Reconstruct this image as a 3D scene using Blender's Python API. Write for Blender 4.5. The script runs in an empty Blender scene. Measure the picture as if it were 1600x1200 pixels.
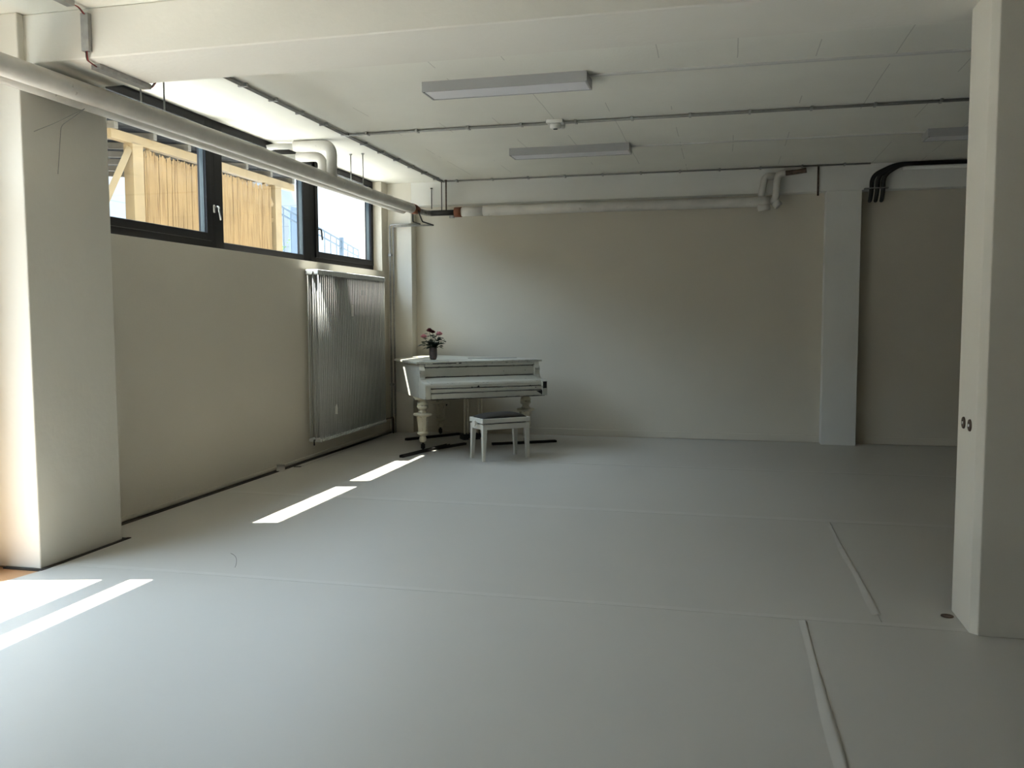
import bpy, bmesh, math, random
from mathutils import Vector, Matrix, Euler
random.seed(7)
SC = bpy.context.scene
COL = SC.collection

# ------------------------------------------------------------------ camera
cam_d = bpy.data.cameras.new('camera')
cam_d.sensor_fit = 'HORIZONTAL'
cam_d.sensor_width = 36.0
cam_d.lens = 36.0 * 1360.19 / 1600.0
cam_d.clip_start = 0.05
cam_d.clip_end = 300
cam = bpy.data.objects.new('camera', cam_d)
COL.objects.link(cam)
_pi, _ya, _ro = math.radians(4.247), math.radians(13.688), math.radians(-0.1826)
_f = Vector((-math.sin(_ya) * math.cos(_pi), math.cos(_ya) * math.cos(_pi), -math.sin(_pi)))
_r = Vector((math.cos(_ya), math.sin(_ya), 0))
_u = _r.cross(_f)
_r2 = math.cos(_ro) * _r + math.sin(_ro) * _u
_u2 = -math.sin(_ro) * _r + math.cos(_ro) * _u
M = Matrix((( _r2.x, _u2.x, -_f.x, 0), (_r2.y, _u2.y, -_f.y, 0), (_r2.z, _u2.z, -_f.z, 1.5), (0, 0, 0, 1)))
cam.matrix_world = M
SC.camera = cam

# ------------------------------------------------------------------ light
SC.view_settings.view_transform = 'Standard'
SC.view_settings.look = 'None'
SC.view_settings.gamma = 1.0
SC.view_settings.use_curve_mapping = False
SC.view_settings.exposure = 1.24
SC.cycles.max_bounces = 14
SC.cycles.diffuse_bounces = 8
SC.cycles.transparent_max_bounces = 16
SC.cycles.sample_clamp_indirect = 8.0
SC.cycles.use_denoising = True

world = bpy.data.worlds.new('sky')
world.use_nodes = True
SC.world = world
wb = world.node_tree.nodes['Background']
wb.inputs['Color'].default_value = (0.635, 0.80, 1.0, 1)
# hazy bright sky: brighter and whiter towards the sun
_wn, _wl = world.node_tree.nodes, world.node_tree.links
_tcw = _wn.new('ShaderNodeTexCoord')
_dot = _wn.new('ShaderNodeVectorMath'); _dot.operation = 'DOT_PRODUCT'
_sv = Vector((-1.0, -0.25, 2.25)).normalized()
_dot.inputs[1].default_value = _sv
_wl.new(_tcw.outputs['Generated'], _dot.inputs[0])
_mx0 = _wn.new('ShaderNodeMath'); _mx0.operation = 'MAXIMUM'; _mx0.inputs[1].default_value = 0.0
_wl.new(_dot.outputs['Value'], _mx0.inputs[0])
_pw0 = _wn.new('ShaderNodeMath'); _pw0.operation = 'POWER'; _pw0.inputs[1].default_value = 2.5
_wl.new(_mx0.outputs[0], _pw0.inputs[0])
_ma0 = _wn.new('ShaderNodeMath'); _ma0.operation = 'MULTIPLY_ADD'; _ma0.inputs[1].default_value = 8.4; _ma0.inputs[2].default_value = 1.65
_wl.new(_pw0.outputs[0], _ma0.inputs[0]); _wl.new(_ma0.outputs[0], wb.inputs['Strength'])

sd = bpy.data.lights.new('sun', 'SUN')
sd.energy = 17.0
sd.angle = math.radians(0.35)
sd.color = (1.0, 0.95, 0.86)
sun = bpy.data.objects.new('sun', sd)
COL.objects.link(sun)
sun.rotation_mode = 'QUATERNION'
sun.rotation_quaternion = Vector((1.0, 0.25, -2.25)).to_track_quat('-Z', 'Y')

def portal(name, loc, sy, sz):
    d = bpy.data.lights.new(name, 'AREA')
    d.shape = 'RECTANGLE'; d.size = sy; d.size_y = sz
    d.cycles.is_portal = True
    o = bpy.data.objects.new(name, d); COL.objects.link(o)
    o.matrix_world = Matrix(((0, 0, -1, loc[0]), (1, 0, 0, loc[1]), (0, -1, 0, loc[2]), (0, 0, 0, 1)))
portal('window_portal', (-4.6, 7.9, 2.72), 5.5, 1.06)
portal('door_portal', (-4.6, 2.67, 1.62), 2.84, 3.2)

# ------------------------------------------------------------------ materials
def mat(name, col, rough=0.6, metal=0.0, var=0.06, scale=3.0, bump=0.0, bscale=40.0, spec=0.4, coords='Object', col2=None, coat=0.0):
    m = bpy.data.materials.new(name); m.use_nodes = True
    nt = m.node_tree; N = nt.nodes; L = nt.links
    b = N['Principled BSDF']
    b.inputs['Roughness'].default_value = rough
    b.inputs['Metallic'].default_value = metal
    b.inputs['Specular IOR Level'].default_value = spec
    b.inputs['Coat Weight'].default_value = coat
    tc = N.new('ShaderNodeTexCoord')
    nz = N.new('ShaderNodeTexNoise'); nz.inputs['Scale'].default_value = scale; nz.inputs['Detail'].default_value = 5
    L.new(tc.outputs[coords], nz.inputs['Vector'])
    mx = N.new('ShaderNodeMix'); mx.data_type = 'RGBA'
    c2 = col2 if col2 else tuple(c * (1 - 2 * var) for c in col)
    mx.inputs[6].default_value = (*c2, 1)
    mx.inputs[7].default_value = (*col, 1)
    rp = N.new('ShaderNodeMapRange'); rp.inputs[1].default_value = 0.3; rp.inputs[2].default_value = 0.7
    L.new(nz.outputs['Fac'], rp.inputs[0]); L.new(rp.outputs[0], mx.inputs[0])
    L.new(mx.outputs[2], b.inputs['Base Color'])
    if bump:
        n2 = N.new('ShaderNodeTexNoise'); n2.inputs['Scale'].default_value = bscale; n2.inputs['Detail'].default_value = 4
        L.new(tc.outputs[coords], n2.inputs['Vector'])
        bp = N.new('ShaderNodeBump'); bp.inputs['Strength'].default_value = bump; bp.inputs['Distance'].default_value = 0.01
        L.new(n2.outputs['Fac'], bp.inputs['Height']); L.new(bp.outputs[0], b.inputs['Normal'])
    m['mixnode'] = mx.name
    return m

def math_node(N, L, op, a, b=None):
    n = N.new('ShaderNodeMath'); n.operation = op
    for i, v in enumerate((a, b)):
        if v is None: continue
        if isinstance(v, (int, float)): n.inputs[i].default_value = v
        else: L.new(v, n.inputs[i])
    return n.outputs[0]

def overlay(m, fac_builder, color):
    """adds a masked second colour (stains, chips, joints) over the base colour"""
    nt = m.node_tree; N = nt.nodes; L = nt.links
    b = N['Principled BSDF']
    src = b.inputs['Base Color'].links[0].from_socket
    tc = N.new('ShaderNodeTexCoord')
    fac = fac_builder(N, L, tc)
    mx = N.new('ShaderNodeMix'); mx.data_type = 'RGBA'
    L.new(src, mx.inputs[6]); mx.inputs[7].default_value = (*color, 1)
    L.new(fac, mx.inputs[0]); L.new(mx.outputs[2], b.inputs['Base Color'])
    return m

M_wall = mat('wall_paint', (0.62, 0.58, 0.49), 0.75, var=0.02, scale=1.2, bump=0.12, bscale=60, spec=0.25)
M_pillar = mat('pillar_paint', (0.70, 0.67, 0.59), 0.6, var=0.02, scale=2.0, bump=0.18, bscale=22, spec=0.3)
M_ceil = mat('ceiling_paint', (0.78, 0.77, 0.70), 0.7, var=0.03, scale=1.5, bump=0.15, bscale=70, spec=0.25)
M_beam = mat('beam_paint', (0.74, 0.72, 0.655), 0.65, var=0.02, scale=1.6, bump=0.15, bscale=25, spec=0.25)
M_backbeam = mat('grey_beam_paint', (0.74, 0.74, 0.70), 0.65, var=0.03, scale=2, bump=0.1, bscale=30, spec=0.25)

# formwork joints in the ceiling: broken hairlines that run in depth, every 0.52 m
def joints(N, L, tc):
    s = N.new('ShaderNodeSeparateXYZ'); L.new(tc.outputs['Object'], s.inputs[0])
    nz = N.new('ShaderNodeTexNoise'); nz.inputs['Scale'].default_value = 1.6; nz.inputs['Detail'].default_value = 3
    L.new(tc.outputs['Object'], nz.inputs['Vector'])
    wob = math_node(N, L, 'MULTIPLY', math_node(N, L, 'SUBTRACT', nz.outputs['Fac'], 0.5), 0.02)
    x = math_node(N, L, 'ADD', s.outputs['X'], wob)
    x = math_node(N, L, 'ADD', x, 52.0 - 0.06)
    fr = math_node(N, L, 'FRACT', math_node(N, L, 'DIVIDE', x, 0.52))
    d = math_node(N, L, 'ABSOLUTE', math_node(N, L, 'SUBTRACT', fr, 0.5))
    d = math_node(N, L, 'SUBTRACT', 0.5, d)
    line = math_node(N, L, 'LESS_THAN', d, 0.007)
    n2 = N.new('ShaderNodeTexNoise'); n2.inputs['Scale'].default_value = 1.1; n2.inputs['Detail'].default_value = 2
    L.new(tc.outputs['Object'], n2.inputs['Vector'])
    g = math_node(N, L, 'GREATER_THAN', n2.outputs['Fac'], 0.49)
    return math_node(N, L, 'MULTIPLY', math_node(N, L, 'MULTIPLY', line, g), 0.4)
overlay(M_ceil, joints, (0.25, 0.24, 0.22))

M_vinyl = mat('vinyl_sheet', (0.45, 0.435, 0.395), 0.42, var=0.02, scale=0.9, bump=0.05, bscale=9, spec=0.45)
def scuffs(N, L, tc):
    mp = N.new('ShaderNodeMapping'); mp.inputs['Scale'].default_value = (3.0, 9.0, 1); mp.inputs['Rotation'].default_value = (0, 0, 0.5)
    L.new(tc.outputs['Object'], mp.inputs[0])
    n = N.new('ShaderNodeTexNoise'); n.inputs['Scale'].default_value = 4.5; n.inputs['Detail'].default_value = 6; n.inputs['Roughness'].default_value = 0.7
    L.new(mp.outputs[0], n.inputs['Vector'])
    g = math_node(N, L, 'GREATER_THAN', n.outputs['Fac'], 0.735)
    return math_node(N, L, 'MULTIPLY', g, 0.35)
overlay(M_vinyl, scuffs, (0.25, 0.24, 0.22))
M_tape = mat('clear_tape', (0.475, 0.46, 0.42), 0.38, var=0.03, scale=8, spec=0.5)

# timber floor under the vinyl
M_dim = mat('bounce_cut_dark_paint', (0.10, 0.08, 0.06), 0.8, var=0.05)  # dark colour for the unseen walls, chosen to cut bounced light
M_plank = mat('timber_floor', (0.50, 0.27, 0.13), 0.45, var=0.15, scale=6, bump=0.05)
M_dark_gap = mat('subfloor_gap', (0.05, 0.042, 0.035), 0.9, var=0.2, scale=20)
M_black_alu = mat('black_window_frame', (0.007, 0.0075, 0.009), 0.5, var=0.1, scale=30, spec=0.18)
M_gasket = mat('grey_gasket', (0.04, 0.055, 0.06), 0.5, spec=0.3)
M_chrome = mat('chrome', (0.8, 0.8, 0.8), 0.18, metal=1.0, var=0.02)
M_dark_handle = mat('dark_handle', (0.03, 0.03, 0.032), 0.35)
M_galv = mat('galvanised_steel', (0.42, 0.42, 0.41), 0.42, metal=0.75, var=0.12, scale=25)
M_conduit = mat('grey_conduit', (0.30, 0.30, 0.28), 0.5, metal=0.3, var=0.1, scale=20)
M_track = mat('white_cable_trunking', (0.60, 0.60, 0.57), 0.5, var=0.04, scale=8)
M_insul = mat('pipe_insulation', (0.62, 0.60, 0.555), 0.72, var=0.08, scale=5, bump=0.25, bscale=14, spec=0.3)
def dirt(N, L, tc):
    n = N.new('ShaderNodeTexNoise'); n.inputs['Scale'].default_value = 10; n.inputs['Detail'].default_value = 8; n.inputs['Roughness'].default_value = 0.7
    L.new(tc.outputs['Object'], n.inputs['Vector'])
    return math_node(N, L, 'MULTIPLY', math_node(N, L, 'GREATER_THAN', n.outputs['Fac'], 0.66), 0.5)
overlay(M_insul, dirt, (0.3, 0.28, 0.25))
M_terra = mat('red_brown_pipe_wrap', (0.26, 0.10, 0.055), 0.85, var=0.2, scale=20, bump=0.3)
M_blackpipe = mat('black_pipe', (0.02, 0.018, 0.016), 0.6, var=0.2, scale=20)
M_foil = mat('crinkled_foil', (0.40, 0.40, 0.38), 0.35, metal=0.6, var=0.3, scale=30, bump=0.6, bscale=60)
M_rad = mat('radiator_enamel', (0.50, 0.515, 0.50), 0.5, var=0.03, scale=8, spec=0.5)
M_lampbody = mat('lamp_housing', (0.42, 0.425, 0.43), 0.4, var=0.03, metal=0.2)
M_diffuser = mat('lamp_diffuser', (0.72, 0.72, 0.76), 0.35, var=0.02, spec=0.5)
M_plastic = mat('white_plastic', (0.72, 0.72, 0.68), 0.4, var=0.03)
M_blackrubber = mat('black_hose', (0.015, 0.015, 0.015), 0.5, var=0.1)
M_rust = mat('rusty_steel', (0.16, 0.11, 0.08), 0.7, metal=0.4, var=0.3, scale=30, bump=0.3)
M_redwire = mat('red_cable', (0.22, 0.02, 0.015), 0.5)
M_blackwire = mat('black_cable', (0.03, 0.02, 0.018), 0.5)
M_darkhole = mat('dark_opening', (0.02, 0.018, 0.015), 0.9)

# piano: worn ivory paint, chipped to the black finish below
M_piano = mat('worn_ivory_paint', (0.49, 0.485, 0.42), 0.33, var=0.06, scale=5, bump=0.06, bscale=18, spec=0.5)
def chips(N, L, tc):
    bv = N.new('ShaderNodeBevel'); bv.samples = 4; bv.inputs['Radius'].default_value = 0.012
    ge = N.new('ShaderNodeNewGeometry')
    dt = N.new('ShaderNodeVectorMath'); dt.operation = 'DOT_PRODUCT'
    L.new(bv.outputs[0], dt.inputs[0]); L.new(ge.outputs['Normal'], dt.inputs[1])
    edge = math_node(N, L, 'LESS_THAN', dt.outputs['Value'], 0.96)
    n = N.new('ShaderNodeTexNoise'); n.inputs['Scale'].default_value = 13; n.inputs['Detail'].default_value = 5; n.inputs['Roughness'].default_value = 0.65
    L.new(tc.outputs['Object'], n.inputs['Vector'])
    worn = math_node(N, L, 'MULTIPLY', edge, math_node(N, L, 'GREATER_THAN', n.outputs['Fac'], 0.56))
    n2 = N.new('ShaderNodeTexNoise'); n2.inputs['Scale'].default_value = 17; n2.inputs['Detail'].default_value = 3
    L.new(tc.outputs['Object'], n2.inputs['Vector'])
    spot = math_node(N, L, 'GREATER_THAN', n2.outputs['Fac'], 0.735)
    return math_node(N, L, 'MAXIMUM', worn, spot)
overlay(M_piano, chips, (0.02, 0.018, 0.016))
M_black_under = mat('black_undercoat_and_gap_shade', (0.02, 0.018, 0.016), 0.5, var=0.2, scale=15)  # black finish under the chips; also paints shade into the piano gaps
M_leg_cream = mat('cream_leg_paint', (0.60, 0.56, 0.43), 0.35, var=0.05, scale=8, spec=0.5)
overlay(M_leg_cream, chips, (0.03, 0.025, 0.02))
M_iron = mat('dark_iron', (0.03, 0.028, 0.026), 0.5, metal=0.5, var=0.2, scale=20)
M_brass = mat('dull_brass', (0.35, 0.27, 0.13), 0.4, metal=0.9)
M_bench = mat('bench_paint', (0.58, 0.565, 0.50), 0.35, var=0.02, scale=5, spec=0.5)
M_seat = mat('grey_velvet', (0.05, 0.045, 0.038), 0.95, var=0.1, scale=15, bump=0.2, bscale=120, spec=0.15)
M_vase = mat('mottled_vase', (0.12, 0.085, 0.08), 0.35, var=0.3, scale=26, bump=0.5, bscale=50, spec=0.6, col2=(0.06, 0.05, 0.05))
M_leaf = mat('dark_leaf', (0.012, 0.028, 0.012), 0.6, var=0.2, scale=20)
M_stem = mat('stem_green', (0.03, 0.06, 0.02), 0.6)
M_pink = mat('pink_petal', (0.75, 0.33, 0.36), 0.6, var=0.12, scale=30)
M_red = mat('deep_red_petal', (0.16, 0.02, 0.03), 0.6, var=0.2, scale=30)

# outside
M_pine = mat('raw_pine', (0.27, 0.185, 0.085), 0.7, var=0.1, scale=6)
M_greywood = mat('weathered_rafter', (0.13, 0.11, 0.08), 0.8, var=0.15, scale=6)
M_roof = mat('bitumen_roof_sheet', (0.018, 0.02, 0.024), 0.8, var=0.2, scale=5)
M_reed = mat('reed', (0.36, 0.235, 0.105), 0.8, var=0.08, scale=3)
def reed_streaks(N, L, tc):
    mp = N.new('ShaderNodeMapping'); mp.inputs['Scale'].default_value = (1, 95, 2.0)
    L.new(tc.outputs['Object'], mp.inputs[0])
    n = N.new('ShaderNodeTexNoise'); n.inputs['Scale'].default_value = 1; n.inputs['Detail'].default_value = 3
    L.new(mp.outputs[0], n.inputs['Vector'])
    r = N.new('ShaderNodeMapRange'); r.inputs[1].default_value = 0.5; r.inputs[2].default_value = 0.72
    L.new(n.outputs['Fac'], r.inputs[0])
    return math_node(N, L, 'MULTIPLY', r.outputs[0], 0.8)
overlay(M_reed, reed_streaks, (0.13, 0.065, 0.025))
M_ground = mat('pale_paving', (0.55, 0.53, 0.49), 0.9, var=0.1, scale=1.5, bump=0.2)
M_ext = mat('white_render', (0.27, 0.285, 0.29), 0.9, var=0.02, scale=1)
def courses(N, L, tc):
    s = N.new('ShaderNodeSeparateXYZ'); L.new(tc.outputs['Object'], s.inputs[0])
    fr = math_node(N, L, 'FRACT', math_node(N, L, 'DIVIDE', s.outputs['Z'], 0.7))
    return math_node(N, L, 'MULTIPLY', math_node(N, L, 'LESS_THAN', fr, 0.035), 0.5)
overlay(M_ext, courses, (0.13, 0.13, 0.13))
M_sky_blocker = mat('sky_blocker_brick', (0.14, 0.07, 0.05), 0.9, var=0.2, scale=6, bump=0.2)
M_rail = mat('galvanised_railing', (0.07, 0.10, 0.13), 0.5, metal=0.2)
M_bluepanel = mat('blue_grey_panel', (0.11, 0.15, 0.20), 0.6)
M_shrub = mat('shrub_leaf', (0.10, 0.20, 0.06), 0.7, var=0.2, scale=10)
M_reflfloor = M_ground

# clear glass: mostly transparent with a faint mirror
M_glass = bpy.data.materials.new('window_glass'); M_glass.use_nodes = True
_n = M_glass.node_tree.nodes; _l = M_glass.node_tree.links
_n.remove(_n['Principled BSDF'])
_t = _n.new('ShaderNodeBsdfTransparent'); _t.inputs[0].default_value = (0.975, 0.985, 0.98, 1)
_g = _n.new('ShaderNodeBsdfGlossy'); _g.inputs['Roughness'].default_value = 0.02
_lw = _n.new('ShaderNodeLayerWeight'); _lw.inputs[0].default_value = 0.5
_pw = _n.new('ShaderNodeMath'); _pw.operation = 'POWER'; _pw.inputs[1].default_value = 4.0
_l.new(_lw.outputs['Facing'], _pw.inputs[0])
_fr = _n.new('ShaderNodeMath'); _fr.operation = 'MULTIPLY_ADD'; _fr.inputs[1].default_value = 0.4; _fr.inputs[2].default_value = 0.02
_l.new(_pw.outputs[0], _fr.inputs[0])
_mx = _n.new('ShaderNodeMixShader')
_tc = _n.new('ShaderNodeTexCoord'); _nz = _n.new('ShaderNodeTexNoise'); _nz.inputs['Scale'].default_value = 1.5
_bp = _n.new('ShaderNodeBump'); _bp.inputs['Strength'].default_value = 0.02
_l.new(_tc.outputs['Object'], _nz.inputs['Vector']); _l.new(_nz.outputs['Fac'], _bp.inputs['Height']); _l.new(_bp.outputs[0], _g.inputs['Normal'])
_l.new(_fr.outputs[0], _mx.inputs[0]); _l.new(_t.outputs[0], _mx.inputs[1]); _l.new(_g.outputs[0], _mx.inputs[2])
_l.new(_mx.outputs[0], _n['Material Output'].inputs[0])

# ------------------------------------------------------------------ mesh helpers
class MB:
    def __init__(self): self.bm = bmesh.new()
    def box(self, x0, x1, y0, y1, z0, z1, bevel=0.0, seg=2):
        m = Matrix.Translation(((x0 + x1) / 2, (y0 + y1) / 2, (z0 + z1) / 2)) @ Matrix.Diagonal((abs(x1 - x0), abs(y1 - y0), abs(z1 - z0), 1))
        r = bmesh.ops.create_cube(self.bm, size=1, matrix=m)
        if bevel:
            es = list({e for v in r['verts'] for e in v.link_edges})
            bmesh.ops.bevel(self.bm, geom=es, offset=bevel, segments=seg, affect='EDGES', profile=0.5)
        return self
    def tube(self, pts, r, n=12, caps=True):
        pts = [Vector(p) for p in pts]
        rs = r if isinstance(r, (list, tuple)) else [r] * len(pts)
        t0 = (pts[1] - pts[0]).normalized()
        a = Vector((0, 0, 1)) if abs(t0.z) < 0.9 else Vector((1, 0, 0))
        nrm = t0.cross(a).normalized()
        rings = []
        for i, p in enumerate(pts):
            if i == 0: t = (pts[1] - p)
            elif i == len(pts) - 1: t = (p - pts[i - 1])
            else: t = (pts[i + 1] - p).normalized() + (p - pts[i - 1]).normalized()
            t = t.normalized() if t.length > 1e-9 else t0
            nrm = (nrm - t * nrm.dot(t)).normalized()
            b = t.cross(nrm)
            rings.append([self.bm.verts.new(p + rs[i] * (math.cos(2 * math.pi * k / n) * nrm + math.sin(2 * math.pi * k / n) * b)) for k in range(n)])
        for i in range(len(rings) - 1):
            for k in range(n):
                f = self.bm.faces.new((rings[i][k], rings[i][(k + 1) % n], rings[i + 1][(k + 1) % n], rings[i + 1][k])); f.smooth = n > 6
        if caps:
            self.bm.faces.new(list(reversed(rings[0]))); self.bm.faces.new(rings[-1])
        return self
    def lathe(self, prof, n=24, c=(0, 0, 0), smooth=True):
        rings = []
        for r, z in prof:
            rings.append([self.bm.verts.new((c[0] + r * math.cos(2 * math.pi * (k + .5) / n), c[1] + r * math.sin(2 * math.pi * (k + .5) / n), c[2] + z)) for k in range(n)])
        for i in range(len(rings) - 1):
            for k in range(n):
                f = self.bm.faces.new((rings[i][k], rings[i][(k + 1) % n], rings[i + 1][(k + 1) % n], rings[i + 1][k])); f.smooth = smooth
        self.bm.faces.new(list(reversed(rings[0]))); self.bm.faces.new(rings[-1])
        return self
    def prism(self, pts, axis, a, b):
        """polygon pts (2-D) swept along axis from a to b"""
        def P(p, t):
            return {'x': (t, p[0], p[1]), 'y': (p[0], t, p[1]), 'z': (p[0], p[1], t)}[axis]
        v0 = [self.bm.verts.new(P(p, a)) for p in pts]; v1 = [self.bm.verts.new(P(p, b)) for p in pts]
        self.bm.faces.new(v0); self.bm.faces.new(list(reversed(v1)))
        for i in range(len(pts)):
            j = (i + 1) % len(pts)
            self.bm.faces.new((v0[i], v1[i], v1[j], v0[j]))
        return self
    def ball(self, c, r, sub=2, scale=(1, 1, 1)):
        m = Matrix.Translation(c) @ Matrix.Diagonal((*[r * s for s in scale], 1))
        rr = bmesh.ops.create_icosphere(self.bm, subdivisions=sub, radius=1, matrix=m)
        for v in rr['verts']:
            for f in v.link_faces: f.smooth = True
        return self
    def xform(self, m):
        bmesh.ops.transform(self.bm, matrix=m, verts=self.bm.verts); return self
    def build(self, name, material, parent=None, label=None, bevel=0.0):
        bmesh.ops.recalc_face_normals(self.bm, faces=self.bm.faces)
        me = bpy.data.meshes.new(name); self.bm.to_mesh(me); self.bm.free()
        me.materials.append(material)
        o = bpy.data.objects.new(name, me); COL.objects.link(o)
        if parent is not None: o.parent = parent
        if label: o['label'] = label
        if bevel:
            b = o.modifiers.new('bevel', 'BEVEL'); b.width = bevel; b.segments = 2; b.limit_method = 'ANGLE'; b.angle_limit = math.radians(40)
        return o

def tag(o, label=None, cat=None, group=None, kind=None):
    if label: o['label'] = label
    if cat: o['category'] = cat
    if group: o['group'] = group
    if kind: o['kind'] = kind
    return o
def empty(name, loc=(0, 0, 0), rz=0.0, label=None, cat=None, group=None, kind=None):
    o = bpy.data.objects.new(name, None); COL.objects.link(o)
    o.location = loc; o.rotation_euler = (0, 0, rz); o.empty_display_size = 0.1
    return tag(o, label, cat, group, kind)
def struct(name, mb, m, label=None, cat=None, bevel=0.0):
    o = mb.build(name, m, None, bevel=bevel)
    return tag(o, label, cat, None, 'structure')
def copy_tree(o, parent=None):
    c = o.copy(); COL.objects.link(c); c.parent = parent
    for ch in list(o.children): copy_tree(ch, c)
    return c
def rnd_bend(p0, p1, p2, n=6):
    """quarter bend from p0 to p2 with corner p1"""
    p0, p1, p2 = Vector(p0), Vector(p1), Vector(p2)
    return [((1 - t) ** 2) * p0 + 2 * t * (1 - t) * p1 + t * t * p2 for t in [i / n for i in range(n + 1)]]
def path_round(pts, r, n=6):
    pts = [Vector(p) for p in pts]; out = [pts[0]]
    for i in range(1, len(pts) - 1):
        a = pts[i] + (pts[i - 1] - pts[i]).normalized() * r; b = pts[i] + (pts[i + 1] - pts[i]).normalized() * r
        out += rnd_bend(a, pts[i], b, n)
    out.append(pts[-1]); return out

# ------------------------------------------------------------------ the room shell
XW = -4.33          # inner face of the window wall
YB = 11.06          # back wall
ZC = 3.28           # ceiling
XR = 9.0
YR = -5.0

struct('floor', MB().box(-4.66, XR + .3, YR - .3, YB + .3, -0.25, -0.006), M_plank, 'brown timber floor, bare at the left front and under the pale vinyl', 'floor')
struct('ceiling', MB().box(-4.66, XR + .3, YR - .3, YB + .3, ZC, ZC + .3), M_ceil, 'white painted concrete ceiling with broken formwork joints', 'ceiling')
struct('wall_back', MB().box(-4.65, XR + .3, YB, YB + .3, 0, ZC), M_wall, 'off-white back wall behind the piano', 'wall')
struct('wall_right', MB().box(XR, XR + .3, YR, YB, 0, ZC), M_dim, 'unseen right wall, coloured dark brown-grey to cut bounced light', 'wall')
struct('wall_rear', MB().box(-4.65, XR, YR - .3, YR, 0, ZC), M_dim, 'unseen rear wall, coloured dark brown-grey to cut bounced light', 'wall')
wl = MB()
wl.box(-4.65, XW, 5.09, 10.67, 0, 2.13)
wl.box(-4.65, XW, 10.67, YB, 0, ZC)
wl.box(-4.65, -4.56, 5.09, 10.67, 3.26, ZC)
wl.box(-4.65, XW, YR, 1.25, 0, ZC)
wl.box(-4.65, -4.30, 4.09, 4.36, 0, ZC)
wl.box(-4.65, -4.56, 1.25, 4.09, 3.255, ZC)
struct('wall_left', wl, M_wall, 'off-white left wall below the window band', 'wall')

struct('pillar', MB().box(-4.65, -4.0, 4.352, 5.09, 0, ZC), M_pillar, 'wide off-white pillar at the left, nearest to the camera', 'pillar', 0.008)
pr = MB(); pr.prism([(1.155, 4.785), (1.155, 4.455), (1.185, 4.42), (1.9, 4.42), (1.9, 4.785)], 'z', 0, ZC)
struct('pillar', pr, M_pillar, 'tall off-white pillar at the right edge with a chamfered corner', 'pillar', 0.005)
struct('ceiling_beam', MB().box(-4.33, XR, 4.40, 4.95, 3.0, ZC), M_beam, 'deep white concrete beam crossing the ceiling near the camera', 'beam', 0.008)
struct('ceiling_beam', MB().box(-4.0, XR, 10.88, YB, 2.98, ZC), M_backbeam, 'grey painted beam along the top of the back wall', 'beam', 0.004)
struct('pillar', MB().box(XW, -4.0, 10.88, YB, 0, ZC), M_pillar, 'shallow pilaster in the back left corner', 'pillar', 0.004)
struct('pillar', MB().box(1.135, 1.525, 10.87, YB, 0, 2.98), M_backbeam, 'grey pilaster on the back wall at the right', 'pillar', 0.004)
struct('baseboard_back', MB().box(-4.0, 1.135, YB - .014, YB, 0, 0.085), M_wall, 'low off-white baseboard along the back wall', 'baseboard', 0.004)
struct('baseboard_right', MB().box(1.525, XR, YB - .014, YB, 0, 0.085), M_wall, 'low off-white baseboard right of the grey pilaster', 'baseboard', 0.004)
struct('baseboard_left', MB().box(XW, XW + .012, 5.09, 10.88, 0.012, 0.045), M_wall, 'narrow off-white skirting at the foot of the window wall', 'baseboard', 0.004)
struct('trim_1', MB().box(XW + .0, -4.272, 5.10, 10.88, -0.006, 0.004), M_dark_gap, 'dark gap between the vinyl sheets and the window wall', 'trim')
tg = MB(); tg.box(-4.0, -3.968, 4.352, 5.14, -0.006, 0.003); tg.box(-4.25, -3.97, 4.325, 4.352, -0.006, 0.004); tg.box(-4.06, -3.968, 5.09, 5.13, -0.006, 0.003)
struct('trim_2', tg, M_dark_gap, 'dark gap around the foot of the left pillar', 'trim')

# ------------------------------------------------------------------ vinyl sheets on the floor
def sheet(poly, label):
    o = MB().prism(poly, 'z', -0.006, 0.0).build('vinyl_sheet', M_vinyl)
    return tag(o, label, 'floor sheet', 'pale vinyl sheets covering the floor')
sheet([(-4.06, YR + .05), (0.412, YR + .05), (0.412, 4.495), (-3.965, 4.495), (-3.975, 4.33), (-4.06, 3.9)], 'pale grey vinyl sheet in the foreground, with the long sun stripe')
sheet([(0.416, YR + .05), (8.95, YR + .05), (8.95, 4.495), (0.416, 4.495)], 'pale grey vinyl sheet in the right foreground under the right pillar')
sheet([(-3.965, 4.5), (0.776, 4.5), (0.776, 6.748), (-4.272, 6.748), (-4.272, 5.135), (-3.965, 5.135)], 'pale grey vinyl sheet in the middle, reaching the foot of the left pillar')
sheet([(0.78, 4.5), (8.95, 4.5), (8.95, 6.748), (0.78, 6.748)], 'grey vinyl sheet in the dim area directly behind the right pillar')
sheet([(-4.272, 6.752), (8.95, 6.752), (8.95, 8.898), (-4.272, 8.898)], 'long vinyl sheet just in front of the bench')
sheet([(-4.272, 8.902), (8.95, 8.902), (8.95, 11.04), (-4.272, 11.04)], 'long vinyl sheet under the piano, along the back wall')
def tape(x0, x1, y0, y1, label, z=0.0012):
    n = 40; mb = MB(); long_x = abs(x1 - x0) > abs(y1 - y0)
    rows = []
    for i in range(n + 1):
        t = i / n; w = 0.006 * math.sin(9 * t) + random.uniform(-.002, .002)
        if long_x: a, b = (x0 + (x1 - x0) * t, y0 + w), (x0 + (x1 - x0) * t, y1 + w)
        else: a, b = (x0 + w, y0 + (y1 - y0) * t), (x1 + w, y0 + (y1 - y0) * t)
        rows.append([mb.bm.verts.new((*a, 0.0003)), mb.bm.verts.new((*a, z)), mb.bm.verts.new((*b, z)), mb.bm.verts.new((*b, 0.0003))])
    for i in range(n):
        for k in range(3):
            mb.bm.faces.new((rows[i][k], rows[i][k + 1], rows[i + 1][k + 1], rows[i + 1][k]))
    o = mb.build('seam_tape', M_tape)
    return tag(o, label, 'tape', 'clear tape over the vinyl seams')
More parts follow.
